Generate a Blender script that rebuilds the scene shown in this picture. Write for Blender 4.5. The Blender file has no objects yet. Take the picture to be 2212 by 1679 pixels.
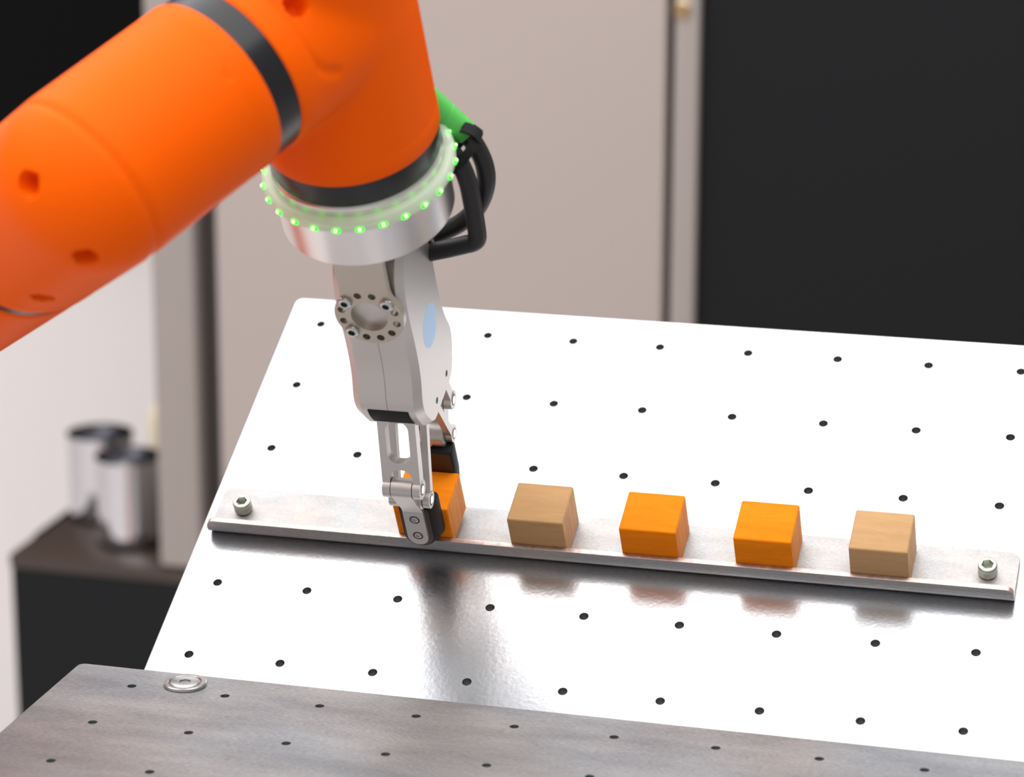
import bpy, bmesh, math, random
import numpy as np
from mathutils import Matrix, Vector

random.seed(7)
sc = bpy.context.scene
col = sc.collection
PI = math.pi

# ---------------------------------------------------------------- camera
CAM_LOC = Vector((0.54850764, -1.28267768, 1.49210816))
CAM_ROT = Matrix(((0.96448787, 0.07384273, -0.25359494),
                  (0.26410895, -0.25836039, 0.92924505),
                  (0.0030991, -0.96322228, -0.26868799)))
cd = bpy.data.cameras.new('camera')
cam = bpy.data.objects.new('camera', cd)
col.objects.link(cam)
cd.sensor_width = 36.0
cd.lens = 6318.47 / 2212.0 * 36.0
cd.clip_start = 0.05
cd.clip_end = 60
cd.dof.use_dof = True
cd.dof.focus_distance = 1.50
cd.dof.aperture_fstop = 7.6
m3 = CAM_ROT @ Matrix(((1, 0, 0), (0, -1, 0), (0, 0, -1)))
cam.matrix_world = Matrix.Translation(CAM_LOC) @ m3.to_4x4()
sc.camera = cam

# ---------------------------------------------------------------- world, lamps, exposure
w = bpy.data.worlds.new('hall')
sc.world = w
w.use_nodes = True
bg = w.node_tree.nodes['Background']
bg.inputs[0].default_value = (1.0, 0.965, 0.945, 1)
bg.inputs[1].default_value = 0.37


def area_light(name, loc, rot, sx, sy, power, color):
    ld = bpy.data.lights.new(name, 'AREA')
    ld.shape = 'RECTANGLE'
    ld.size = sx
    ld.size_y = sy
    ld.energy = power
    ld.color = color
    o = bpy.data.objects.new(name, ld)
    col.objects.link(o)
    o.location = loc
    o.rotation_euler = rot
    return o


area_light('ceiling_lamp', (-0.7, -0.6, 3.3), (0, 0, 0), 5.6, 5.8, 290, (1.0, 0.985, 0.98))

sc.view_settings.view_transform = 'Standard'
sc.view_settings.look = 'None'
sc.view_settings.exposure = 0.12
sc.view_settings.gamma = 1.0
sc.view_settings.use_curve_mapping = False
sc.cycles.use_denoising = True
sc.cycles.max_bounces = 10
sc.cycles.caustics_reflective = True
sc.cycles.caustics_refractive = False

# ---------------------------------------------------------------- frames
T0 = Vector((0.01199524, 0.26437464, 1.07455733))
AU = Vector((0.999992, 0.0, 0.00399937)).normalized()
AV = Vector((0.00197201, -0.86998448, -0.49307515)).normalized()
AN = Vector((-0.00347939, -0.4930791, 0.86997753)).normalized()


def L(u, v, n):
    """sloping plate coordinates in millimetres: along, down the slope, off the plate"""
    return T0 + AU * (u * .001) + AV * (v * .001) + AN * (n * .001)


def tilt_frame(u, v, n):
    p = L(u, v, n)
    m = Matrix((AU, -AV, AN)).transposed().to_4x4()
    m.translation = p
    return m


def world_frame(x, y, z):
    return Matrix.Translation((x, y, z))


Wm = lambda x, y, z: Vector((x, y, z))

# ---------------------------------------------------------------- materials
MATS = {}


def new_mat(name):
    m = bpy.data.materials.new(name)
    m.use_nodes = True
    nt = m.node_tree
    b = nt.nodes['Principled BSDF']
    MATS[name] = m
    return m, nt, b


def mat(name, color, rough=0.5, metal=0.0, spec=0.5, noise_amt=0.0, noise_scale=80, bump=0.0, bump_scale=400,
        rough_var=0.0, emit=None, emit_s=0.0, coat=0.0):
    m, nt, b = new_mat(name)
    b.inputs['Base Color'].default_value = (*color, 1)
    b.inputs['Roughness'].default_value = rough
    b.inputs['Metallic'].default_value = metal
    b.inputs['Specular IOR Level'].default_value = spec
    b.inputs['Coat Weight'].default_value = coat
    if emit:
        b.inputs['Emission Color'].default_value = (*emit, 1)
        b.inputs['Emission Strength'].default_value = emit_s
    N = nt.nodes.new
    lk = nt.links.new
    if noise_amt or rough_var or bump:
        tc = N('ShaderNodeTexCoord')
    if noise_amt or rough_var:
        nz = N('ShaderNodeTexNoise')
        nz.inputs['Scale'].default_value = noise_scale
        nz.inputs['Detail'].default_value = 5
        lk(tc.outputs['Object'], nz.inputs['Vector'])
        if noise_amt:
            r = N('ShaderNodeValToRGB')
            a = [max(0, c * (1 - noise_amt)) for c in color]
            c2 = [min(1, c * (1 + noise_amt)) for c in color]
            r.color_ramp.elements[0].color = (*a, 1)
            r.color_ramp.elements[1].color = (*c2, 1)
            r.color_ramp.elements[0].position = .3
            r.color_ramp.elements[1].position = .7
            lk(nz.outputs['Fac'], r.inputs['Fac'])
            lk(r.outputs['Color'], b.inputs['Base Color'])
        if rough_var:
            mr = N('ShaderNodeMapRange')
            mr.inputs['To Min'].default_value = rough - rough_var
            mr.inputs['To Max'].default_value = rough + rough_var
            lk(nz.outputs['Fac'], mr.inputs['Value'])
            lk(mr.outputs['Result'], b.inputs['Roughness'])
    if bump:
        nb = N('ShaderNodeTexNoise')
        nb.inputs['Scale'].default_value = bump_scale
        nb.inputs['Detail'].default_value = 4
        lk(tc.outputs['Object'], nb.inputs['Vector'])
        bp = N('ShaderNodeBump')
        bp.inputs['Strength'].default_value = bump
        bp.inputs['Distance'].default_value = .001
        lk(nb.outputs['Fac'], bp.inputs['Height'])
        lk(bp.outputs['Normal'], b.inputs['Normal'])
    return m


def zinc_mat(name, c_lo, c_hi, rough, rvar, blotch_scale, grain_scale, bump, stretch=(1, 1, 1)):
    """galvanised sheet: big blotches and a fine crystalline grain"""
    m, nt, b = new_mat(name)
    N = nt.nodes.new
    lk = nt.links.new
    tc = N('ShaderNodeTexCoord')
    mp = N('ShaderNodeMapping')
    mp.inputs['Scale'].default_value = stretch
    lk(tc.outputs['Object'], mp.inputs['Vector'])
    n1 = N('ShaderNodeTexNoise')
    n1.inputs['Scale'].default_value = blotch_scale
    n1.inputs['Detail'].default_value = 6
    n1.inputs['Roughness'].default_value = .62
    n2 = N('ShaderNodeTexNoise')
    n2.inputs['Scale'].default_value = grain_scale
    n2.inputs['Detail'].default_value = 4
    lk(mp.outputs['Vector'], n1.inputs['Vector'])
    lk(mp.outputs['Vector'], n2.inputs['Vector'])
    mx = N('ShaderNodeMix')
    mx.data_type = 'FLOAT'
    mx.inputs['Factor'].default_value = .45
    lk(n1.outputs['Fac'], mx.inputs['A'])
    lk(n2.outputs['Fac'], mx.inputs['B'])
    r = N('ShaderNodeValToRGB')
    r.color_ramp.elements[0].position = .38
    r.color_ramp.elements[1].position = .62
    r.color_ramp.elements[0].color = (*c_lo, 1)
    r.color_ramp.elements[1].color = (*c_hi, 1)
    lk(mx.outputs['Result'], r.inputs['Fac'])
    n3 = N('ShaderNodeTexNoise')
    n3.inputs['Scale'].default_value = blotch_scale * .55
    n3.inputs['Detail'].default_value = 3
    lk(tc.outputs['Object'], n3.inputs['Vector'])
    r3 = N('ShaderNodeValToRGB')
    r3.color_ramp.elements[0].position = .36
    r3.color_ramp.elements[1].position = .64
    r3.color_ramp.elements[0].color = (1.0, .945, .915, 1)
    r3.color_ramp.elements[1].color = (.935, .965, 1.0, 1)
    lk(n3.outputs['Fac'], r3.inputs['Fac'])
    mc = N('ShaderNodeMix')
    mc.data_type = 'RGBA'
    mc.blend_type = 'MULTIPLY'
    mc.inputs['Factor'].default_value = 1.0
    lk(r.outputs['Color'], mc.inputs['A'])
    lk(r3.outputs['Color'], mc.inputs['B'])
    lk(mc.outputs['Result'], b.inputs['Base Color'])
    mr = N('ShaderNodeMapRange')
    mr.inputs['From Min'].default_value = .3
    mr.inputs['From Max'].default_value = .7
    mr.inputs['To Min'].default_value = rough + rvar
    mr.inputs['To Max'].default_value = rough - rvar
    lk(mx.outputs['Result'], mr.inputs['Value'])
    lk(mr.outputs['Result'], b.inputs['Roughness'])
    bp = N('ShaderNodeBump')
    bp.inputs['Strength'].default_value = bump
    bp.inputs['Distance'].default_value = .0006
    lk(n2.outputs['Fac'], bp.inputs['Height'])
    lk(bp.outputs['Normal'], b.inputs['Normal'])
    b.inputs['Metallic'].default_value = 1
    return m


def wood_mat(name, dark, light, seed, painted=None, paint_fac=0.0, along=0):
    m, nt, b = new_mat(name)
    N = nt.nodes.new
    lk = nt.links.new
    tc = N('ShaderNodeTexCoord')
    mp = N('ShaderNodeMapping')
    mp.inputs['Location'].default_value = (seed * 1.7, seed * .9, seed * 2.3)
    s = [260, 260, 260]
    s[along] = 34
    mp.inputs['Scale'].default_value = s
    lk(tc.outputs['Object'], mp.inputs['Vector'])
    n1 = N('ShaderNodeTexNoise')
    n1.inputs['Scale'].default_value = 1.0
    n1.inputs['Detail'].default_value = 6
    n1.inputs['Distortion'].default_value = .6
    lk(mp.outputs['Vector'], n1.inputs['Vector'])
    n2 = N('ShaderNodeTexNoise')
    n2.inputs['Scale'].default_value = 6.0
    n2.inputs['Detail'].default_value = 3
    lk(mp.outputs['Vector'], n2.inputs['Vector'])
    mx = N('ShaderNodeMix')
    mx.data_type = 'FLOAT'
    mx.inputs['Factor'].default_value = .35
    lk(n1.outputs['Fac'], mx.inputs['A'])
    lk(n2.outputs['Fac'], mx.inputs['B'])
    r = N('ShaderNodeValToRGB')
    r.color_ramp.elements[0].position = .35
    r.color_ramp.elements[1].position = .62
    r.color_ramp.elements[0].color = (*dark, 1)
    r.color_ramp.elements[1].color = (*light, 1)
    lk(mx.outputs['Result'], r.inputs['Fac'])
    lk(r.outputs['Color'], b.inputs['Base Color'])
    bp = N('ShaderNodeBump')
    bp.inputs['Strength'].default_value = .18
    bp.inputs['Distance'].default_value = .0004
    lk(mx.outputs['Result'], bp.inputs['Height'])
    lk(bp.outputs['Normal'], b.inputs['Normal'])
    b.inputs['Roughness'].default_value = .6
    b.inputs['Specular IOR Level'].default_value = .05
    return m


zinc_mat('zinc_bright', (.47, .475, .49), (.55, .555, .57), .25, .04, 26, 420, .10, (1, 1, 1))
zinc_mat('zinc_dull', (.235, .235, .245), (.40, .395, .40), .48, .07, 24, 620, .5, (.6, 1.9, 1))
zinc_mat('zinc_rail', (.35, .345, .34), (.42, .413, .405), .54, .05, 60, 900, .25, (.6, 1.5, 1.5))
mat('orange_paint', (.83, .102, .0003), .5, 0, .06, bump=.03, bump_scale=900)
mat('black_band', (.010, .010, .012), .28, 0, .35)
mat('aluminium', (.60, .58, .56), .45, 1, bump=.05, bump_scale=1800)
mat('bracket_steel', (.52, .475, .41), .42, 1, bump=.05, bump_scale=1500)
mat('flange_aluminium', (.72, .70, .69), .27, 1, bump=.02, bump_scale=1500)
mat('pin_steel', (.85, .85, .86), .3, 1)
mat('dark_gap', (.03, .028, .027), .6)
mat('bolt_steel', (.55, .555, .55), .3, 1)
mat('bolt_zinc', (.52, .545, .48), .3, 1, noise_amt=.12, noise_scale=300)
mat('black_rubber', (.008, .008, .008), .6, 0, .2, bump=.3, bump_scale=1400)
mat('black_plastic', (.007, .007, .008), .6, 0, .2, bump=.1, bump_scale=2500)
mat('brown_rubber', (.030, .016, .011), .38, bump=.25, bump_scale=2200)
mat('cable_sleeve', (.012, .012, .0135), .5, 0, .35, bump=.15, bump_scale=1600)
mat('strap_fabric', (.011, .011, .012), .8, 0, .2, bump=.4, bump_scale=1800)
mat('green_plastic', (.09, .52, .09), .42)
mat('blue_print', (.50, .71, .98), .5)
mat('led', (.02, .6, .02), .4, emit=(.012, 1.0, .010), emit_s=1.3)
mat('led_core', (.3, 1, .3), .4, emit=(.55, 1.0, .28), emit_s=4)
mat('cabinet_grey', (.435, .375, .35), .5, bump=.05, bump_scale=600)
mat('cabinet_post', (.34, .30, .28), .5, bump=.05, bump_scale=600)
mat('cabinet_recess_shade', (.13, .115, .11), .6)  # darker than the door: shadow in the grooves put into the colour
mat('deep_black', (.0028, .003, .0036), .7, 0, .1)
mat('machine_black', (.0068, .0072, .0086), .65, 0, .2, bump=.15, bump_scale=1200)
mat('black_top_reflection', (.045, .030, .024), .32, 0, .5)  # black top with its brown reflection put into the base colour
mat('wall_white', (.78, .735, .725), .7)
mat('floor_grey', (.58, .545, .535), .6)
mat('polished_steel', (.60, .60, .63), .11, 1)
mat('cut_edge', (.50, .40, .365), .42, 1, noise_amt=.25, noise_scale=260)
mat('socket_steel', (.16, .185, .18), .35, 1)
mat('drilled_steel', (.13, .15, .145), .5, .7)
mat('brass', (.55, .42, .25), .35, 1)
mat('cream_plastic', (.70, .60, .42), .5)
wood_mat('wood_a', (.37, .215, .098), (.42, .25, .118), 1.0)
wood_mat('wood_b', (.385, .228, .108), (.44, .268, .13), 3.3)
wood_mat('paint_a', (.66, .165, .003), (.74, .20, .005), 5.1)
wood_mat('paint_b', (.66, .17, .003), (.75, .21, .006), 7.7)
wood_mat('stained_end_lit', (.60, .20, .045), (.74, .33, .12), 9.2, along=2)  # thinly painted end grain, also paled for light bounced off the plate
wood_mat('wood_end_lit', (.48, .27, .14), (.60, .36, .21), 11.4, along=2)  # plain end grain, lightened in colour for the plate's bounce light


def ring_mat():
    m, nt, b = new_mat('ring_plastic')
    b.inputs['Base Color'].default_value = (.80, .82, .74, 1)
    b.inputs['Roughness'].default_value = .28
    N = nt.nodes.new
    lk = nt.links.new
    tr = N('ShaderNodeBsdfTransparent')
    tr.inputs['Color'].default_value = (.92, .96, .90, 1)
    tl = N('ShaderNodeBsdfTranslucent')
    tl.inputs['Color'].default_value = (.80, .80, .68, 1)
    m1 = N('ShaderNodeMixShader')
    m1.inputs[0].default_value = .22
    m2 = N('ShaderNodeMixShader')
    m2.inputs[0].default_value = .42
    lk(b.outputs[0], m1.inputs[1])
    lk(tl.outputs[0], m1.inputs[2])
    lk(m1.outputs[0], m2.inputs[1])
    lk(tr.outputs[0], m2.inputs[2])
    lk(m2.outputs[0], nt.nodes['Material Output'].inputs[0])


ring_mat()

# ---------------------------------------------------------------- mesh helpers (all return world-space verts, faces)
MW = {}


def join(*vfs):
    V, F = [], []
    for v, f in vfs:
        o = len(V)
        V += v
        F += [[i + o for i in g] for g in f]
    return V, F


def box(mp, x0, x1, y0, y1, z0, z1):
    v = [mp(x, y, z) for z in (z0, z1) for y in (y0, y1) for x in (x0, x1)]
    f = [[0, 1, 3, 2], [4, 6, 7, 5], [0, 4, 5, 1], [2, 3, 7, 6], [0, 2, 6, 4], [1, 5, 7, 3]]
    return v, f


def loft(rings, cap=True, closed=True):
    V, F = [], []
    n = len(rings[0])
    for r in rings:
        V += list(r)
    for i in range(len(rings) - 1):
        for j in range(n if closed else n - 1):
            k = (j + 1) % n
            F.append([i * n + j, i * n + k, (i + 1) * n + k, (i + 1) * n + j])
    if cap:
        F.append(list(range(n))[::-1])
        F.append([(len(rings) - 1) * n + j for j in range(n)])
    return V, F


def extrude(mp, poly, z0, z1):
    return loft([[mp(x, y, z0) for x, y in poly], [mp(x, y, z1) for x, y in poly]])


def lathe(mp, prof, seg=48, cap=True, rfun=None, closed_prof=False):
    rings = []
    for r, z in prof:
        ring = []
        for i in range(seg):
            a = 2 * PI * i / seg
            k = rfun(a) if rfun else 1.0
            ring.append(mp(r * k * math.cos(a), r * k * math.sin(a), z))
        rings.append(ring)
    if closed_prof:
        rings.append(rings[0])
        V, F = loft(rings, cap=False)
        return V, F
    return loft(rings, cap)


def frame_map(o, ax, scale=1.0):
    """map whose z runs along ax from o (o and result in world space)"""
    ax = ax.normalized()
    t = Vector((0, 0, 1)) if abs(ax.z) < .9 else Vector((1, 0, 0))
    e1 = ax.cross(t).normalized()
    e2 = ax.cross(e1)
    return lambda x, y, z: o + (e1 * x + e2 * y + ax * z) * scale


def catmull(pts, n=8):
    out = []
    P = [pts[0]] + list(pts) + [pts[-1]]
    for i in range(1, len(P) - 2):
        a, b, c, d = P[i - 1], P[i], P[i + 1], P[i + 2]
        for k in range(n):
            t = k / n
            out.append(.5 * ((2 * b) + (c - a) * t + (2 * a - 5 * b + 4 * c - d) * t * t + (3 * b - a - 3 * c + d) * t ** 3))
    out.append(pts[-1])
    return out


def tube(pts, r, seg=16):
    rings = []
    up = Vector((.3, .2, 1)).normalized()
    e1 = None
    for i, p in enumerate(pts):
        a = pts[max(0, i - 1)]
        b = pts[min(len(pts) - 1, i + 1)]
        d = (b - a).normalized()
        if e1 is None:
            e1 = d.cross(up).normalized()
        e1 = (e1 - d * e1.dot(d)).normalized()
        e2 = d.cross(e1)
        rr = r(i / (len(pts) - 1)) if callable(r) else r
        rings.append([p + (e1 * math.cos(2 * PI * j / seg) + e2 * math.sin(2 * PI * j / seg)) * rr for j in range(seg)])
    return loft(rings)


def circle_pts(x, y, r, n, a0=0.0):
    return [(x + r * math.cos(a0 + 2 * PI * i / n), y + r * math.sin(a0 + 2 * PI * i / n)) for i in range(n)]


def holed_plate(mp, outline, holes, z1, z0, cham=0.0, inset=None):
    """flat plate from z0 to z1 with real through holes; holes are lists of points"""
    bm = bmesh.new()
    loops = [inset or outline] + holes
    idx = 0
    edges = []
    for lp in loops:
        vs = [bm.verts.new((x, y, 0)) for x, y in lp]
        for i in range(len(vs)):
            edges.append(bm.edges.new((vs[i], vs[(i + 1) % len(vs)])))
    bm.verts.index_update()
    bmesh.ops.triangle_fill(bm, use_beauty=True, use_dissolve=False, edges=edges)
    bm.verts.index_update()
    top = [[v.index for v in f.verts] for f in bm.faces]
    co = [(v.co.x, v.co.y) for v in bm.verts]
    bm.free()
    n = len(co)
    V = [mp(x, y, z1) for x, y in co] + [mp(x, y, z0) for x, y in co]
    F = [list(t) for t in top] + [[i + n for i in t[::-1]] for t in top]
    s = 0
    for li, lp in enumerate(loops):
        k = len(lp)
        if li == 0 and inset:
            base = len(V)
            V += [mp(x, y, z1 - cham) for x, y in outline] + [mp(x, y, z0) for x, y in outline]
            for i in range(k):
                j = (i + 1) % k
                F.append([s + i, s + j, base + j, base + i])
                F.append([base + i, base + j, base + k + j, base + k + i])
                F.append([base + k + i, base + k + j, n + s + j, n + s + i])
        else:
            for i in range(k):
                j = (i + 1) % k
                F.append([s + i, s + j, n + s + j, n + s + i])
        s += k
    return V, F


def finish(name, vf, material, parent=None, frame=None, smooth=35, bevel=None, seg=2, mats=None, face_mat=None, recalc=True):
    V, F = vf
    m = bpy.data.meshes.new(name)
    mw = MW[parent] if parent is not None else (frame or Matrix.Identity(4))
    inv = mw.inverted()
    bm = bmesh.new()
    bv = [bm.verts.new(inv @ v) for v in V]
    for f in F:
        if len(set(f)) >= 3:
            try:
                bm.faces.new([bv[i] for i in f])
            except ValueError:
                pass
    if recalc:
        bmesh.ops.recalc_face_normals(bm, faces=bm.faces)
    if bevel:
        es = [e for e in bm.edges if len(e.link_faces) == 2 and e.calc_face_angle(0) > math.radians(32)]
        bmesh.ops.bevel(bm, geom=es, offset=bevel, segments=seg, affect='EDGES', clamp_overlap=True, profile=.5)
    if face_mat:
        bm.normal_update()
        bm.faces.index_update()
        for f in bm.faces:
            f.material_index = face_mat(f)
    bm.to_mesh(m)
    bm.free()
    for mm in (mats or [material]):
        m.materials.append(MATS[mm])
    if smooth:
        m.shade_smooth()
        m.set_sharp_from_angle(angle=math.radians(smooth))
    o = bpy.data.objects.new(name, m)
    col.objects.link(o)
    if parent is not None:
        o.parent = parent
        MW[o] = mw.copy()
    else:
        o.matrix_world = mw
        MW[o] = mw.copy()
    return o


def thing(name, label, cat, frame, group=None):
    o = bpy.data.objects.new(name, None)
    o.empty_display_size = .02
    col.objects.link(o)
    o.matrix_world = frame
    MW[o] = frame.copy()
    return tag(o, label, cat, group)


def tag(o, label, cat, group=None):
    o['label'] = label
    o['category'] = cat
    if group:
        o['group'] = group
    return o


def struct(o):
    o['kind'] = 'structure'
    return o


def rounded_rect(x0, x1, y0, y1, r, n=6):
    pts = []
    for cx, cy, a0 in ((x1 - r, y1 - r, 0), (x0 + r, y1 - r, PI / 2), (x0 + r, y0 + r, PI), (x1 - r, y0 + r, 1.5 * PI)):
        for i in range(n + 1):
            a = a0 + PI / 2 * i / n
            pts.append((cx + r * math.cos(a), cy + r * math.sin(a)))
    return pts


# ================================================================ setting
fl = struct(finish('floor', box(Wm, -4, 4, -3, 2.42, -.05, 0), 'floor_grey', frame=world_frame(0, 0, 0)))
wb = struct(finish('wall_back', box(Wm, -4, 4, 2.42, 2.52, 0, 3.4), 'wall_white', frame=world_frame(0, 2.42, 0)))

# ================================================================ perforated plates
HR = 2.45
outl = rounded_rect(-21, 471, -21, 292, 5)
ins = rounded_rect(-20.3, 470.3, -20.3, 291.3, 4.4)
holes = []
for i in range(10):
    for j in range(6):
        if j == 3 and i not in (1, 2, 4, 5, 6, 7, 9):
            continue
        holes.append(circle_pts(50 * i, 50 * j, HR, 24, .1))
tp = thing('sloping_plate', 'bright sloping steel plate drilled with a grid of small holes', 'metal plate', world_frame(.24, .13, 0))
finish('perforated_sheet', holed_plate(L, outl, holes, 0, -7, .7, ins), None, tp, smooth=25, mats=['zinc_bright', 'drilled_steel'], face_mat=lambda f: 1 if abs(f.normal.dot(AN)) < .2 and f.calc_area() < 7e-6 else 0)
for u, v in ((30, 30), (440, 30), (30, 215), (440, 215)):
    p = L(u, v, -7)
    vv, ff = box(Wm, p.x - .012, p.x + .012, p.y - .012, p.y + .012, 0, p.z - .0005)
    for q in vv:
        if q.z > .1:
            q.z += (q.y - p.y) * .5668
    finish('leg', (vv, ff), 'machine_black', tp)

FX = Vector((.99999647, .00265698, 0))
FY = Vector((-.00265698, .99999647, 0))
FP = lambda x, y, z: Vector((0, 0, .95)) + FX * (x * .001) + FY * (y * .001) + Vector((0, 0, z * .001))
outl = rounded_rect(-38.5, 520, -260, 23.5, 4)
ins = rounded_rect(-37.9, 519.4, -259.4, 22.9, 3.5)
holes = [circle_pts(50 * i, -50 * j, 2.35, 24, .1) for i in range(11) for j in range(5)]
fp = thing('level_plate', 'dull grey steel plate with drilled holes lying level in front', 'metal plate', world_frame(.24, -.12, 0))
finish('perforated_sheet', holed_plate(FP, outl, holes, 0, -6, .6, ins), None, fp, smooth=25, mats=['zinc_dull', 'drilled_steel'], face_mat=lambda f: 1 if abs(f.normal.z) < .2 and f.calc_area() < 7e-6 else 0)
for x, y in ((0, -240), (480, -240), (0, -25), (480, -25)):
    p = FP(x, y, -6)
    finish('leg', box(Wm, p.x - .012, p.x + .012, p.y - .012, p.y + .012, 0, p.z), 'machine_black', fp)


# ---------------------------------------------------------------- screws
def socket_head(mp, r, h, hexr, depth, chamf=.6, seg=48, lo=0.0, kn=0.0):
    """cap-screw head with a hexagonal socket; mp z runs out of the head"""
    hexa = []
    for i in range(seg):
        a = 2 * PI * i / seg
        b = (a + .3) % (PI / 3) - PI / 6
        hexa.append(hexr * math.cos(PI / 6) / math.cos(b))
    R = lambda rad, z, kn=0: [mp((rad - kn * (i % 2)) * math.cos(2 * PI * i / seg), (rad - kn * (i % 2)) * math.sin(2 * PI * i / seg), z) for i in range(seg)]
    Hx = lambda k, z: [mp(hexa[i] * k * math.cos(2 * PI * i / seg), hexa[i] * k * math.sin(2 * PI * i / seg), z) for i in range(seg)]
    rings = [R(r * .93, lo), R(r, lo + h * .12, kn), R(r, lo + h * .62, kn), R(r, lo + h * .66), R(r, lo + h - chamf), R(r - chamf * .35, lo + h - chamf * .3), R(r - chamf, lo + h), Hx(1.08, lo + h), Hx(1.0, lo + h - .25), Hx(1.0, lo + h - depth)]
    return loft(rings)


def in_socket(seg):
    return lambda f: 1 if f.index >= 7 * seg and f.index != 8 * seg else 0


def cap_screw(u, v, label):
    mp = lambda x, y, z: L(u + x, v + y, z)
    t = thing('socket_screw', label, 'screw', tilt_frame(u, v, 3), 'screws holding the rail')
    finish('screw_head', socket_head(mp, 4.9, 6.6, 3.05, 3.6, .8, 120, lo=3.6, kn=.22), None, t, smooth=40, mats=['bolt_zinc', 'bolt_zinc'])
    finish('shank', lathe(mp, [(3, -8), (3, 3.7)], 24), 'bolt_zinc', t)
    return t


# ================================================================ stop rail with upturned lip
RU0, RU1 = -15.0, 415.0
V0, V1, TH, HT = 134.0, 167.5, 3.0, 11.5
flat = []
pts = rounded_rect(RU0, RU1, V0, 163.0, 6)
# only the far corners are rounded
poly = [(RU0, 161.2)]
for i in range(7):
    a = PI + PI / 2 * i / 6
    poly.append((RU0 + 6 + 6 * math.cos(a), V0 + 6 + 6 * math.sin(a)))
for i in range(7):
    a = 1.5 * PI + PI / 2 * i / 6
    poly.append((RU1 - 6 + 6 * math.cos(a), V0 + 6 + 6 * math.sin(a)))
poly.append((RU1, 161.2))
rail_flat = extrude(L, poly, 0, TH)
# bend: swept profile in (v,n)
prof = [(161.1, 0)]
RO = 6.3
RI = .8
for i in range(9):
    a = -PI / 2 + PI / 2 * i / 8
    prof.append((V1 - RO + RO * math.cos(a), RO + RO * math.sin(a)))
inner = []
for i in range(7):
    a = 0 - PI / 2 * i / 6
    inner.append((V1 - TH - RI + RI * math.cos(a), TH + RI + RI * math.sin(a)))
prof += [(V1, 6.9), (V1 - TH, 6.9)] + inner + [(161.1, TH)]
bend = extrude(lambda x, y, z: L(z, x, y), prof, RU0, RU1)
# lip with rounded top corners
lipo = [(RU0, 6.8), (RU1, 6.8)]
for i in range(7):
    a = PI / 2 * i / 6
    lipo.append((RU1 - 4.6 + 4.6 * math.cos(a), HT - 4.6 + 4.6 * math.sin(a)))
for i in range(7):
    a = PI / 2 + PI / 2 * i / 6
    lipo.append((RU0 + 4.6 + 4.6 * math.cos(a), HT - 4.6 + 4.6 * math.sin(a)))
lip = extrude(lambda x, y, z: L(x, z, y), lipo, V1 - TH, V1)
rail = thing('stop_rail', 'long galvanised angle rail with upturned lip screwed to the sloping plate', 'rail', tilt_frame(200, 150, 0))
finish('rail_flat', rail_flat, 'zinc_rail', rail, smooth=30, bevel=.00025, seg=1)
finish('rail_bend', bend, 'zinc_rail', rail, smooth=30)
finish('rail_lip', lip, None, rail, smooth=30, bevel=.0003, seg=2, mats=['zinc_rail', 'cut_edge'],
       face_mat=lambda f: 1 if abs(f.normal.y) < .5 else 0)
cap_screw(0, 150, 'socket-head screw at the left end of the angle rail')
cap_screw(400, 150, 'socket-head screw at the right end of the angle rail')

# flanged screw on the level plate
t = thing('flange_screw', 'flat round screw with wide washer near the level plate corner', 'screw', world_frame(.0255, .0085, .95))
mpw = lambda x, y, z: FP(25.3 + x, 8.8 + y, z)
prof = [(4, 0), (10.6, 0), (10.9, .4), (10.9, 1.5), (10.5, 1.9), (8.7, 1.9), (8.3, 1.5), (8.3, .6), (4, .6)]
finish('washer', lathe(mpw, prof, 64), 'bolt_steel', t, smooth=20)
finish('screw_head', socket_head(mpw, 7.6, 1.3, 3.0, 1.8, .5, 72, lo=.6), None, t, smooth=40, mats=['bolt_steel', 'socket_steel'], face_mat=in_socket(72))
finish('shank', lathe(mpw, [(3.6, -2.0), (3.6, 1.3)], 24), 'bolt_steel', t)


# ================================================================ cubes
def cube(u0, n0, label, mats, h=26.5, yaw=0.0):
    W_, D_ = 30.0, 27.0
    cx, cy = u0 + W_ / 2, 164.4 - D_ / 2

    def mp(x, y, z):
        c, s = math.cos(yaw), math.sin(yaw)
        return L(cx + x * c - y * s, cy + x * s + y * c, n0 + z)

    o = finish('wooden_block', box(mp, -W_ / 2, W_ / 2, -D_ / 2, D_ / 2, 0, h), None, frame=tilt_frame(cx, cy, n0), smooth=40,
               bevel=.0011, seg=3, mats=mats, face_mat=lambda f: 1 if abs(f.normal.x) > .9 else 0)
    return tag(o, label, 'block', 'toy blocks on the rail')


cube(92.8, 6.2, 'orange wooden block held between the gripper fingers', ['paint_b', 'stained_end_lit'])
cube(154.2, 3.02, 'natural wooden block nearest the gripper on the rail', ['wood_a', 'wood_end_lit'])
cube(213.8, 3.02, 'orange wooden block between the plain block and the other orange one', ['paint_a', 'stained_end_lit'])
cube(273.4, 3.02, 'orange wooden block beside the rightmost plain block', ['paint_b', 'stained_end_lit'])
cube(332.4, 3.02, 'natural wooden block nearest the right end of the rail', ['wood_b', 'wood_end_lit'])

# ================================================================ gripper
UC, VC = 110.0, 150.8
gr = thing('robot_gripper', 'grey aluminium two-finger gripper holding an orange block', 'gripper', tilt_frame(UC, VC, 228.9))

half = [(13, 102.5), (17, 103.6), (20.5, 106.5), (23.3, 111), (26.3, 117), (27.6, 123), (26.8, 128.5), (24.6, 134.5), (22.8, 142),
        (21.8, 151), (21.6, 163), (22.0, 175), (21.8, 185), (20.6, 193), (17.8, 201.5), (13, 208), (6, 212)]
hv = catmull([Vector((a, b)) for a, b in half], 4)
side = [(p.x, p.y) for p in hv] + [(-p.x, p.y) for p in reversed(hv)]


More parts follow.
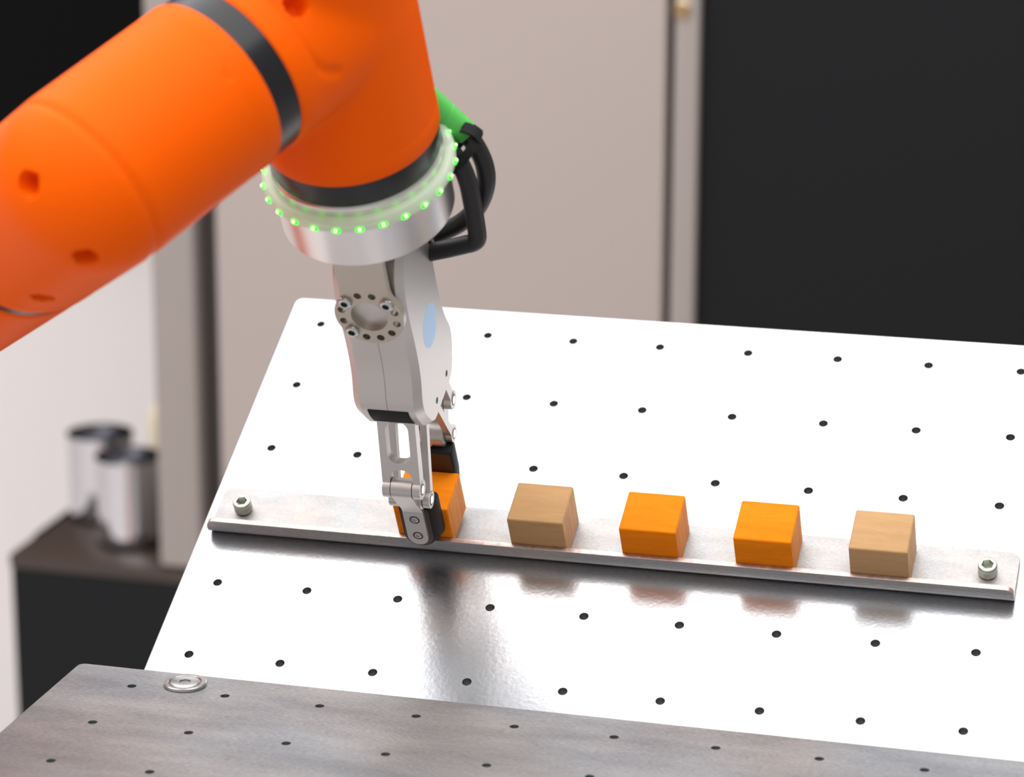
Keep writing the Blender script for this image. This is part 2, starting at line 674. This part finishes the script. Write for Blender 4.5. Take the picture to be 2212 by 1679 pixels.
def offset(poly, d):
    out = []
    n = len(poly)
    for i in range(n):
        a, b = Vector(poly[i - 1]), Vector(poly[(i + 1) % n])
        t_ = (b - a).normalized()
        out.append((poly[i][0] + t_.y * d, poly[i][1] - t_.x * d))
    return out


mid = offset(side, 2.8)


def ring_at(poly, u):
    return [L(u, VC + x, y) for x, y in poly]


for s in (-1, 1):
    finish('body_half', loft([ring_at(side, UC + s * 18), ring_at(mid, UC + s * 14), ring_at(mid, UC + s * .1)]), 'aluminium', gr, smooth=28)
# black covers over the finger slots
for s in (-1, 1):
    cov = [(s * x, y) for x, y in mid if 107.5 < y < 121.5 and x > 12]
    outer_c = offset(mid, .35)
    co2 = [(s * x, y) for (x, y), (x0, y0) in zip(outer_c, mid) if 107.5 < y0 < 121.5 and x0 > 12]
    polyc = cov + co2[::-1]
    finish('slot_cover', extrude(lambda x, y, z: L(z, VC + x, y), polyc, 99.2, 120.4), 'black_plastic', gr, smooth=30)

# round blue mark and small screw holes on the side faces
mpl = lambda x, y, z: L(z, VC - 1.6 + x, 151.2 + y)
finish('blue_mark', lathe(mpl, [(11.3, UC + 17.9), (11.3, UC + 18.06)], 48), 'blue_print', gr, smooth=30)
for x, y in ((-10.5, 109.3), (9.0, 109.3)):
    mph = lambda a, b, z, x=x, y=y: L(UC + 18.04 - z, VC + x + a, y + b)
    finish('screw_hole', join(lathe(mph, [(1.55, 0), (1.75, .0), (1.75, .6), (1.55, .6)], 20, closed_prof=True),
                              lathe(mph, [(1.5, .02), (1.5, .3)], 20)), 'dark_gap', gr)
for k, (vx, ny) in enumerate(((-22, 177),)):
    mph = lambda a, b, z: L(UC + 12 + a, VC - 24.9 - z, 177 + b)
    finish('screw_head', lathe(mph, [(1.8, 0), (1.8, 1.2), (1.3, 1.6)], 20), 'dark_gap', gr)


# mounting bracket: two arms with a ring of holes, joined by a top plate
def arm_outline():
    cx, cy, r, hw = 110.8, 184.5, 17.4, 12.2
    ybase = cy + math.sqrt(r * r - hw * hw)
    fil = 6.0
    a0 = math.acos((hw + 1.0) / r)
    pts_ = []
    n_ = 40
    for i in range(n_ + 1):
        a = (PI - a0) + (PI + 2 * a0) * i / n_
        pts_.append((cx + r * math.cos(a), cy + r * math.sin(a)))
    right = [(cx + hw + .35, ybase + 1.2), (cx + hw, ybase + 3.5), (cx + hw + .1, 214), (cx + hw + .8, 228.9)]
    left = [(cx - hw - .8, 228.9), (cx - hw - .1, 214), (cx - hw, ybase + 3.5), (cx - hw - .35, ybase + 1.2)]
    return pts_ + right + left


bout = arm_outline()
bholes = [circle_pts(110.8, 184.5, 9.2, 40)]
for k in range(12):
    a = math.radians(15 + 30 * k)
    bholes.append(circle_pts(110.8 + 13.9 * math.cos(a), 184.5 + 13.9 * math.sin(a), 1.95, 18))
for s in (1, -1):
    mpb = lambda x, y, z, s=s: L(x, VC + s * z, y)
    vf = holed_plate(mpb, bout, bholes, 29.4, 25.4)
    b = finish('bracket_arm', vf, 'bracket_steel', gr, smooth=30)
for a in (41.5, 139, 224):
    a = math.radians(a)
    cx, cy = 110.8 + 13.9 * math.cos(a), 184.5 + 13.9 * math.sin(a)
    mps = lambda x, y, z, cx=cx, cy=cy: L(cx + x, VC + 29.4 + z, cy + y)
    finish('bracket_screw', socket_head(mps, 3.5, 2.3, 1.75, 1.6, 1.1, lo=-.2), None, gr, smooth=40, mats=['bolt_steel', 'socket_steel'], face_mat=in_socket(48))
finish('bracket_top', box(L, 97, 124.5, VC - 29.4, VC + 29.4, 225, 228.9), 'bracket_steel', gr, smooth=30)
mps = lambda x, y, z: L(131 + x, VC + 21 + y, 228.9 - z)
finish('flange_bolt', socket_head(mps, 4.0, 5, 1.8, 1.6, .6), 'bolt_steel', gr, smooth=40)
finish('pivot_boss', lathe(lambda x, y, z: L(110.8 + x, VC + z, 184.5 + y), [(11.5, -25.6), (11.5, 25.6)], 48), 'aluminium', gr, smooth=30)


# fingers (front: s=+1, rear: s=-1)
def finger(s):
    FV = 151.0
    mm = lambda v: FV + s * (v - FV)
    Q = lambda x, y, z: L(z, mm(x), y)        # polygon in (v,n), extruded along u
    # outer link: holed plate in its own plane
    T, B = Vector((172.2, 107.5)), Vector((183.5, 68.0))
    d = (B - T).normalized()
    e = Vector((-d.y, d.x))

    def mpo(x, y, z):
        p = T + d * y + e * z
        return L(x, mm(p.x), p.y)

    ln = (B - T).length
    outl_ = [(100, -8), (120, -8), (120, ln), (115.9, ln), (115.9, 33.4)]
    for i in range(1, 10):
        a = PI * i / 10 / 1.0
        outl_.append((110 + 5.9 * math.cos(a), 33.4 - 4.6 * math.sin(a)))
    outl_ += [(104.1, 33.4), (104.1, ln), (100, ln)]
    sl = rounded_rect(103.9, 116.1, .8, 25, 5.2, 8)
    vf = holed_plate(mpo, outl_, [sl], 2.9, -2.9)
    bosses = [lathe(lambda x, y, z, a=a: L(a[0] + (a[1] - a[0]) * z, mm(B.x + x), B.y + y), [(5.2, 0), (5.2, 1)], 36) for a in ((100, 104.1), (115.9, 120))]
    outer = finish('outer_link', join(vf, *bosses), 'aluminium', gr, smooth=30)
    # inner link: two slim bars with bosses
    T2, B2 = Vector((154.5, 105.0)), Vector((174.9, 51.6))
    d2 = (Vector((172.4, 55.5)) - Vector((159.4, 90.2))).normalized()
    e2 = Vector((-d2.y, d2.x))
    c2 = Vector((159.4, 90.2))
    a0 = c2 - d2 * 16
    b0 = c2 + d2 * 38
    bar = [tuple(a0 + e2 * 2.1), tuple(b0 + e2 * 2.1), tuple(b0 - e2 * 2.1), tuple(a0 - e2 * 2.1)]
    parts = []
    for u0, u1 in ((98.3, 103.3), (116.4, 120)):
        parts.append(extrude(Q, bar, u0, u1))
        parts.append(lathe(lambda x, y, z, u0=u0, u1=u1: L(u0 + (u1 - u0) * z, mm(B2.x + x), B2.y + y), [(4.7, 0), (4.7, 1)], 36))
    cross = [tuple(c2 - d2 * 16 + e2 * 2), tuple(c2 - d2 * 6 + e2 * 2), tuple(c2 - d2 * 6 - e2 * 2), tuple(c2 - d2 * 16 - e2 * 2)]
    parts.append(extrude(Q, cross, 101, 119))
    inner_ = finish('inner_link', join(*parts), 'aluminium', gr, smooth=30)
    # pins
    for (pv, pn), par in (((B.x, B.y), outer), ((B2.x, B2.y), inner_)):
        for ue, dr in ((120, 1), (100 if par is outer else 98.3, -1)):
            pm = lambda x, y, z, pv=pv, pn=pn, ue=ue, dr=dr: L(ue + dr * z, mm(pv + x), pn + y)
            finish('pin', lathe(pm, [(2.35, -.5), (2.35, .12), (2.1, .3)], 28), 'pin_steel', par, smooth=30)
            finish('pin_groove', lathe(pm, [(2.4, 0), (2.4, .04), (3.0, .04), (3.0, 0)], 28, closed_prof=True), 'dark_gap', par, smooth=30)
    # fingertip bracket: barrel, web and pad plate
    barrel = lathe(lambda x, y, z: L(104.5 + 11 * z, mm(B.x + x), B.y + y), [(5.35, 0), (5.35, 1)], 40)
    web = [(188.2, 66.5), (184.5, 57), (180.2, 48.6), (179.4, 45.5), (176.3, 45.0), (171.0, 47.5), (170.2, 52.5), (172.5, 55.6), (178.6, 60.5), (179.5, 70)]
    web_vf = extrude(Q, web, 104.7, 115.3)
    barrel2 = lathe(lambda x, y, z: L(103.6 + 12.5 * z, mm(173.6 + x), 52.6 + y), [(6.6, 0), (7.2, .05), (7.2, .95), (6.6, 1)], 48)
    o2 = [(104.5, 47.5)]
    for i in range(17):
        a = PI + PI * i / 16
        o2.append((110 + 5.5 * math.cos(a), 26.8 + 5.5 * math.sin(a)))
    o2.append((115.5, 47.5))
    plate_vf = extrude(lambda x, y, z: L(x, mm(z), y), o2, 177.0, 179.5)
    br_ = finish('fingertip_bracket', join(barrel, web_vf, barrel2, plate_vf), 'aluminium', gr, smooth=30)
    for nn in (39.9, 28.0):
        pm = lambda x, y, z, nn=nn: L(110.2 + x, mm(179.5 + z), nn + y)
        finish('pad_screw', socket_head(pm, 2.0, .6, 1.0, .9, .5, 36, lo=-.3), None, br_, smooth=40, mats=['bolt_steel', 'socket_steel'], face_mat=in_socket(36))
        finish('screw_recess', lathe(pm, [(1.9, 0), (1.9, .05), (2.75, .05), (2.75, 0)], 28, closed_prof=True), 'dark_gap', br_)
    if s == -1:
        pm = lambda x, y, z: L(108.6 + x, mm(166.75 - z), 50.6 + y)
        finish('set_screw', socket_head(pm, 1.6, .8, .8, .8, .3, 30, lo=-.3), 'bolt_steel', br_, smooth=40)

    # rubber pad
    def pad_ring(v, hw, n0, n1, rb):
        r_ = []
        cx = 110.0
        r_.append((cx - hw * .93, n1))
        r_.append((cx - hw, n1 - 1.6))
        for i in range(15):
            a = PI + PI * i / 14
            r_.append((cx + hw * math.cos(a), n0 + rb + rb * math.sin(a)))
        r_.append((cx + hw, n1 - 1.6))
        r_.append((cx + hw * .93, n1))
        return [L(x, mm(v), y) for x, y in r_]

    rings = [pad_ring(177.2, 7.9, 18.0, 46.0, 7.9), pad_ring(176.4, 8.5, 17.2, 46.6, 8.3), pad_ring(170.5, 10.0, 14.6, 47.4, 8.6), pad_ring(166.2, 10.3, 13.4, 47.2, 8.0),
             pad_ring(164.5, 9.8, 13.8, 46.4, 7.6)]
    finish('finger_pad', loft(rings), None, gr, smooth=50, bevel=.0003, seg=1, mats=['black_rubber', 'brown_rubber'],
           face_mat=lambda f: 1 if abs(f.normal.y) > .97 and f.calc_area() > 1.5e-4 else 0)


finger(1)
finger(-1)


# ================================================================ robot arm
A1 = Vector((-0.47674189, 0.87904332, 0))
A2 = Vector((-0.65246143, -0.35385707, -0.67013376))
Bc = Vector((110, 151, 350.7))
Ec = Bc + A1 * 143
C2 = Ec + A2 * 85
R = 42.0
LV = lambda p: L(p.x, p.y, p.z)
Ldir = lambda p: (AU * p.x + AV * p.y + AN * p.z)
robot = thing('industrial_robot', 'orange jointed robot arm with black bands and a glowing wrist ring', 'robot arm', tilt_frame(110, 151, 231))


def lcyl(p, a, s0, s1, r, seg=72):
    o = LV(p + a * s0)
    mp = frame_map(o, Ldir(a), .001)
    return lathe(mp, [(r, 0), (r, s1 - s0)], seg)


def lsphere(p, r, seg=48):
    mp = frame_map(LV(p), AN, .001)
    return lathe(mp, [(max(.01, r * math.sin(PI * i / 24)), -r * math.cos(PI * i / 24)) for i in range(25)], seg)


def eval_mesh(o):
    dg = bpy.context.evaluated_depsgraph_get()
    dg.update()
    return bpy.data.meshes.new_from_object(o.evaluated_get(dg))


def organic(name, vfs, voxel, iters, grooves, hole_list, material, parent, collars=()):
    """blend several solids into one soft casting, then press grooves and cut holes"""
    V, F = join(*vfs)
    me = bpy.data.meshes.new('tmp')
    bm = bmesh.new()
    bv = [bm.verts.new(v) for v in V]
    for f in F:
        bm.faces.new([bv[i] for i in f])
    bmesh.ops.recalc_face_normals(bm, faces=bm.faces)
    bm.to_mesh(me)
    bm.free()
    o = bpy.data.objects.new('tmp', me)
    col.objects.link(o)
    rm = o.modifiers.new('r', 'REMESH')
    rm.mode = 'VOXEL'
    rm.voxel_size = voxel
    sm = o.modifiers.new('s', 'SMOOTH')
    sm.factor = .5
    sm.iterations = iters
    me2 = eval_mesh(o)
    nv = len(me2.vertices)
    co = np.empty(nv * 3)
    me2.vertices.foreach_get('co', co)
    co = co.reshape(-1, 3)
    no = np.array([tuple(v.normal) for v in me2.vertices])
    push = np.zeros(nv)
    for gpts, wd, dp in grooves:
        ps = [np.array(LV(Vector(p))) for p in gpts]
        best = np.full(nv, 1e9)
        for a, b in zip(ps[:-1], ps[1:]):
            ab = b - a
            tt = np.clip((co - a) @ ab / (ab @ ab), 0, 1)
            best = np.minimum(best, np.linalg.norm(co - (a + tt[:, None] * ab), axis=1))
        push = np.maximum(push, dp * .001 * np.exp(-(np.maximum(best - .0008, 0) / (wd * .001)) ** 2))
    co = co - no * push[:, None]
    for p, ax, r, depth in hole_list:
        c = np.array(LV(Vector(p)))
        ad = np.array(Ldir(Vector(ax)).normalized())
        rel = co - c
        h = rel @ ad
        rad = np.linalg.norm(rel - h[:, None] * ad, axis=1) * 1000
        k = np.clip((r + .9 - rad) / 1.8, 0, 1) * (np.abs(h) < .02)
        co = co - ad * (k * depth * .001)[:, None]
    me2.vertices.foreach_set('co', co.ravel())
    me2.update()
    bpy.data.objects.remove(o)
    me3 = me2
    if collars:
        b3 = bmesh.new()
        b3.from_mesh(me3)
        for p, ax in collars:
            v, f = lathe(frame_map(LV(p), Ldir(ax), .001), [(38, 0), (40.6, .15), (41.6, .9), (42.05, 2.2), (42.05, 11), (41.5, 14)], 128)
            vs = [b3.verts.new(x) for x in v]
            for g in f:
                b3.faces.new([vs[i] for i in g])
        bmesh.ops.recalc_face_normals(b3, faces=b3.faces)
        b3.to_mesh(me3)
        b3.free()
    me3.transform(MW[parent].inverted())
    me3.materials.clear()
    me3.materials.append(MATS[material])
    me3.shade_smooth()
    me3.set_sharp_from_angle(angle=math.radians(40))
    me3.name = name
    ob = bpy.data.objects.new(name, me3)
    col.objects.link(ob)
    ob.parent = parent
    MW[ob] = MW[parent].copy()
    return ob


# forearm elbow casting (nearest the camera)
e1 = Vector((0, 0, 1))
e2 = A1.cross(e1)
seam1 = []
for i in range(49):
    a = 2 * PI * i / 48
    s_ = 145.8 + .09 * R * math.sin(a)
    seam1.append(Bc + A1 * s_ + (e1 * math.sin(a) + e2 * math.cos(a)) * R)
notch = [(98.4, 237.4, 379.1), (101.4, 231.6, 379.2), (104.8, 226.1, 378.7)]
hA = Vector((31.0, 309.5, 374.7))
hB = Vector((50.8, 316.4, 340.5))
hC = Vector((10.9, 293.8, 293.6))
nC = (hC - Ec) - A2 * ((hC - Ec).dot(A2))
organic('elbow_casting',
        [lcyl(Bc, A1, 72, 143, R), lsphere(Ec, R), lcyl(Ec, A2, 0, 80, R)], .0018, 14,
        [(seam1, 1.2, 1.1), (notch, 1.6, .9)],
        [(hA, hA - Ec, 4.6, 9), (hB, hB - Ec, 4.6, 9), (hC, nC, 4.6, 9)], 'orange_paint', robot, [(Bc + A1 * 69, A1), (Ec + A2 * 83, -A2)])
# wrist casting
seam2 = [(100, 196.5, 389.5), (103.4, 199.4, 389.0), (109.3, 201.1, 385.6), (114.3, 204.1, 381.0), (118.5, 206.3, 375.6), (121.3, 207.7, 370.6),
         (123.6, 208.5, 365.3), (125.6, 207.8, 360.8), (127.4, 206.0, 356.9), (129.2, 203.5, 353.8), (131.2, 199.9, 351.6)]
hS = Vector((116.0, 194.6, 383.3))
nS = (hS - Bc) - A1 * ((hS - Bc).dot(A1))
AXN = Vector((0, 0, 1))
organic('wrist_casting',
        [lcyl(Bc, AXN, -70.0, 0, R), lsphere(Bc, R), lcyl(Bc, A1, 0, 53, R), lcyl(Bc, AXN, 0, 48, R - .3)], .0018, 26,
        [(seam2, 1.4, 1.2)], [(hS, nS, 4.6, 9)], 'orange_paint', robot, [(Bc + AXN * -73.9, AXN), (Bc + A1 * 57, -A1)])
# black joint bands
finish('joint_band', lcyl(Bc, A1, 55, 71, 40.9, 96), 'black_band', robot, smooth=30)
finish('joint_band', lcyl(Ec, A2, 81, 91, 41.0, 96), 'black_band', robot, smooth=30)
# next link, column and foot further back on the left
D2 = C2 + A2 * 330
organic('lower_link', [lcyl(Ec, A2, 90, 415, R), lsphere(D2, 46)], .003, 6, [], [], 'orange_paint', robot)
pd = LV(D2)
mpc = lambda x, y, z: Vector((pd.x + x, pd.y + y, z))
finish('column', lathe(mpc, [(.09, 0), (.09, .02), (.055, .022), (.05, pd.z - .03), (.046, pd.z)], 48), 'orange_paint', robot, smooth=30)


# silver tool flange
mpf = lambda x, y, z: L(110 + x, 151 + y, z)
finish('tool_flange', lathe(mpf, [(30, 229), (41.3, 229.0), (41.8, 229.5), (41.8, 251), (41.8, 251.4)], 120), 'flange_aluminium', robot, smooth=25)
finish('flange_collar', lathe(mpf, [(30, 251), (41.3, 251), (41.3, 263.6), (40.7, 264.6), (39, 265.2)], 96), 'flange_aluminium', robot, smooth=25)
finish('joint_band', lathe(mpf, [(38, 264), (40.6, 264.6), (40.9, 265.4), (40.9, 279)], 96), 'black_band', robot, smooth=30)
sec = [(41.4, 253.4), (44.6, 252.9), (45.8, 253.6), (46.3, 255.0), (46.3, 257.2), (45.6, 259.0), (44.3, 260.0), (42.8, 260.2), (41.4, 259.6)]
ring = finish('light_ring', lathe(mpf, sec, 120, closed_prof=True), 'ring_plastic', robot, smooth=60)
ring['label'] = 'translucent ring lit by green lamps'
ball = lathe(lambda x, y, z: Vector((x, y, z)), [(max(.02, math.sin(PI * i / 8)), -math.cos(PI * i / 8)) for i in range(9)], 14)
nb = len(ball[1])
for k in range(26):
    a = 2 * PI * (k + .35) / 26
    er = Vector((math.cos(a), math.sin(a), 0))
    et = Vector((-math.sin(a), math.cos(a), 0))
    c = Vector((110, 151, 254.9)) + er * 45.8
    halo = ([LV(c + er * (v.x * 1.2) + et * (v.y * 2.4) + Vector((0, 0, v.z * 1.7))) for v in ball[0]], ball[1])
    core = ([LV(c + er * (.8 + v.x * .75) + et * (v.y * .85) + Vector((0, 0, .6 + v.z * .75))) for v in ball[0]], ball[1])
    o = finish('led', join(halo, core), None, ring, smooth=60, mats=['led', 'led_core'])
    for p in o.data.polygons[nb:]:
        p.material_index = 1

# ================================================================ cables
p1 = [(122, 128, 178.5), (128, 128, 181), (136, 128, 183.6), (146, 128, 187.2), (151.0, 128, 189.3), (153.3, 128, 193), (153.9, 128, 205.6), (154.0, 128, 217.5), (153.6, 128, 229.2),
      (151.4, 128, 240.0), (147.4, 128.5, 248.0), (141, 130, 255), (134, 133, 262)]
c1 = tag(finish('sleeved_cable', tube(catmull([L(*p) for p in p1], 6), .0046, 20), 'cable_sleeve', frame=tilt_frame(*p1[0]), smooth=50),
         'black sleeved cable in front, bent sharply beside the gripper top', 'cable', 'black cables of the gripper')
p2 = [(116, 116, 174), (121, 116, 177), (132.2, 116, 184.3), (142.8, 116, 191.8), (152.2, 116, 202.5), (158.0, 116, 216.3), (159.2, 116, 228.1), (157.2, 116, 239.0), (153.4, 116, 247.4), (150, 116, 252)]
c2 = thing('sleeved_cable', 'black sleeved cable behind, curving up to a green connector', 'cable', tilt_frame(*p2[0]), 'black cables of the gripper')
finish('sleeve', tube(catmull([L(*p) for p in p2], 6), .0046, 20), 'cable_sleeve', c2, smooth=50)
g0, g1 = Vector((152.4, 116, 248.6)), Vector((136.5, 118, 271.5))
mpg = frame_map(LV(g0), LV(g1) - LV(g0), .001)
ln = (g1 - g0).length
finish('connector', lathe(mpg, [(4.4, 0), (5.9, .0), (6.35, .5), (6.35, 5.2), (6.2, 5.3), (6.2, 5.6), (6.45, 5.8), (6.5, 15), (6.35, 15.2), (6.35, 15.6), (6.6, 15.8), (6.7, ln)], 40), 'green_plastic', c2, smooth=30)
# fabric strap binding both cables
sc_ = Vector((151.2, 121.5, 242.6))
ma = Vector((.70, 0, .71))
wa = Vector((-.71, 0, .70))
rings = []
for i in range(40):
    a = 2 * PI * i / 40
    ca, sa = math.cos(a), math.sin(a)
    cx_ = abs(ca) ** .8 * (1 if ca >= 0 else -1)
    sx_ = abs(sa) ** .8 * (1 if sa >= 0 else -1)
    rr = []
    for k, wv in ((0, -2.3), (0, 2.3), (.9, 2.3), (.9, -2.3)):
        p = sc_ + ma * ((12.0 + k) * cx_) + Vector((0, 1, 0)) * ((11.6 + k) * sx_) + wa * wv
        rr.append(LV(p))
    rings.append(rr)
rings.append(rings[0])
st = thing('cable_strap', 'black fabric strap wrapped round both cables', 'strap', tilt_frame(151, 121, 242))
finish('strap_loop', loft(rings, cap=False), 'strap_fabric', st, smooth=40)
tail = [sc_ + ma * 12.2 + wa * -2.3, sc_ + ma * 13.6 + wa * 2.0, sc_ + ma * 12.6 + wa * 6.4, sc_ + ma * 11 + wa * 8.5]
tr = []
for p in catmull(tail, 5):
    tr.append([LV(p + Vector((0, y, 0)) + ma * x) for x, y in ((0, -3.5), (1.1, -3.5), (1.1, 3.5), (0, 3.5))])
finish('strap_tail', loft(tr), 'strap_fabric', st, smooth=40)

# ================================================================ background machine
base = thing('machine_base', 'low black machine base on the floor carrying the grey cabinet', 'machine', world_frame(-.2, 1.6, 0))
finish('base_body', box(Wm, -.732, -.003, 1.40, 1.95, 0, .478), 'machine_black', base, bevel=.003)
finish('base_top', box(Wm, -.733, -.003, 1.399, 1.95, .478, .4935), 'black_top_reflection', base, bevel=.002)
finish('edge_strip', box(Wm, -.7325, -.727, 1.46, 1.95, .4936, .4952), 'machine_black', base, bevel=.001)

cab = thing('grey_cabinet', 'tall grey sheet-metal cabinet blurred behind the robot', 'cabinet', world_frame(-.28, 1.6, .4956))
finish('cabinet_body', box(Wm, -.558, -.004, 1.445, 1.90, .4958, 2.05), 'cabinet_recess_shade', cab)
finish('corner_post', box(Wm, -.563, -.517, 1.40, 1.44, .4956, 2.06), 'cabinet_post', cab, bevel=.004)
finish('side_panel', box(Wm, -.563, -.5595, 1.44, 1.90, .4956, 2.06), 'cabinet_post', cab)
finish('corner_post', box(Wm, -.0265, -.003, 1.40, 1.44, .4956, 2.06), 'cabinet_post', cab, bevel=.003)
finish('door', box(Wm, -.494, -.035, 1.404, 1.428, .51, 2.05), 'cabinet_grey', cab, bevel=.004)
mpk = lambda x, y, z: Vector((-.019 + x, 1.40 - z, 1.098 + y))
finish('post_screw', lathe(mpk, [(.0085, -.002), (.0085, .002), (.0065, .004), (.0045, .0042), (.004, .002)], 32), 'brass', cab, smooth=30)

en = thing('black_enclosure', 'tall black machine enclosure beside the grey cabinet', 'machine', world_frame(.45, 1.6, 0))
finish('front_panel', box(Wm, -.0015, .95, 1.408, 1.425, .02, 2.06), 'machine_black', en, bevel=.003)
finish('enclosure_body', box(Wm, .025, .94, 1.425, 1.95, 0, 2.05), 'machine_black', en)

# black panel on the far wall, upper left
pn = thing('wall_panel', 'matte black panel on the wall at the upper left', 'panel', world_frame(-1.2, 2.4, .64))
finish('panel_face', box(Wm, -1.75, -.72, 2.39, 2.42, .64, 2.3), 'deep_black', pn, bevel=.003)


def steel_tube(x, y, label):
    zb = .4935
    mp = lambda a, b, c: Vector((x + a, y + b, zb + c))
    prof = [(.0350, 0), (.0350, .091), (.0362, .0915), (.0362, .096), (.0325, .096), (.0318, .062), (.030, .060)]
    t = thing('steel_tube', label, 'steel tube', world_frame(x, y, zb), 'steel tubes on the machine base')
    finish('tube_wall', lathe(mp, prof, 64), 'polished_steel', t, smooth=30)
    finish('foot_ring', lathe(mp, [(.0358, .0), (.0358, .005), (.0352, .006)], 64), 'machine_black', t, smooth=30)


steel_tube(-.624, 1.472, 'short polished steel tube in front, nearest the grey post')
steel_tube(-.688, 1.545, 'short polished steel tube standing behind the other one')
mpx = lambda a, b, c: Vector((-.669 + a, 1.70 + b, .4935 + c))
ct = thing('cream_container', 'cream-coloured upright object peeking out behind the grey post', 'container', world_frame(-.669, 1.70, .4935))
finish('container_body', lathe(mpx, [(.022, 0), (.024, .006), (.024, .072), (.019, .086), (.010, .092), (.010, .100)], 32), 'cream_plastic', ct, smooth=40)
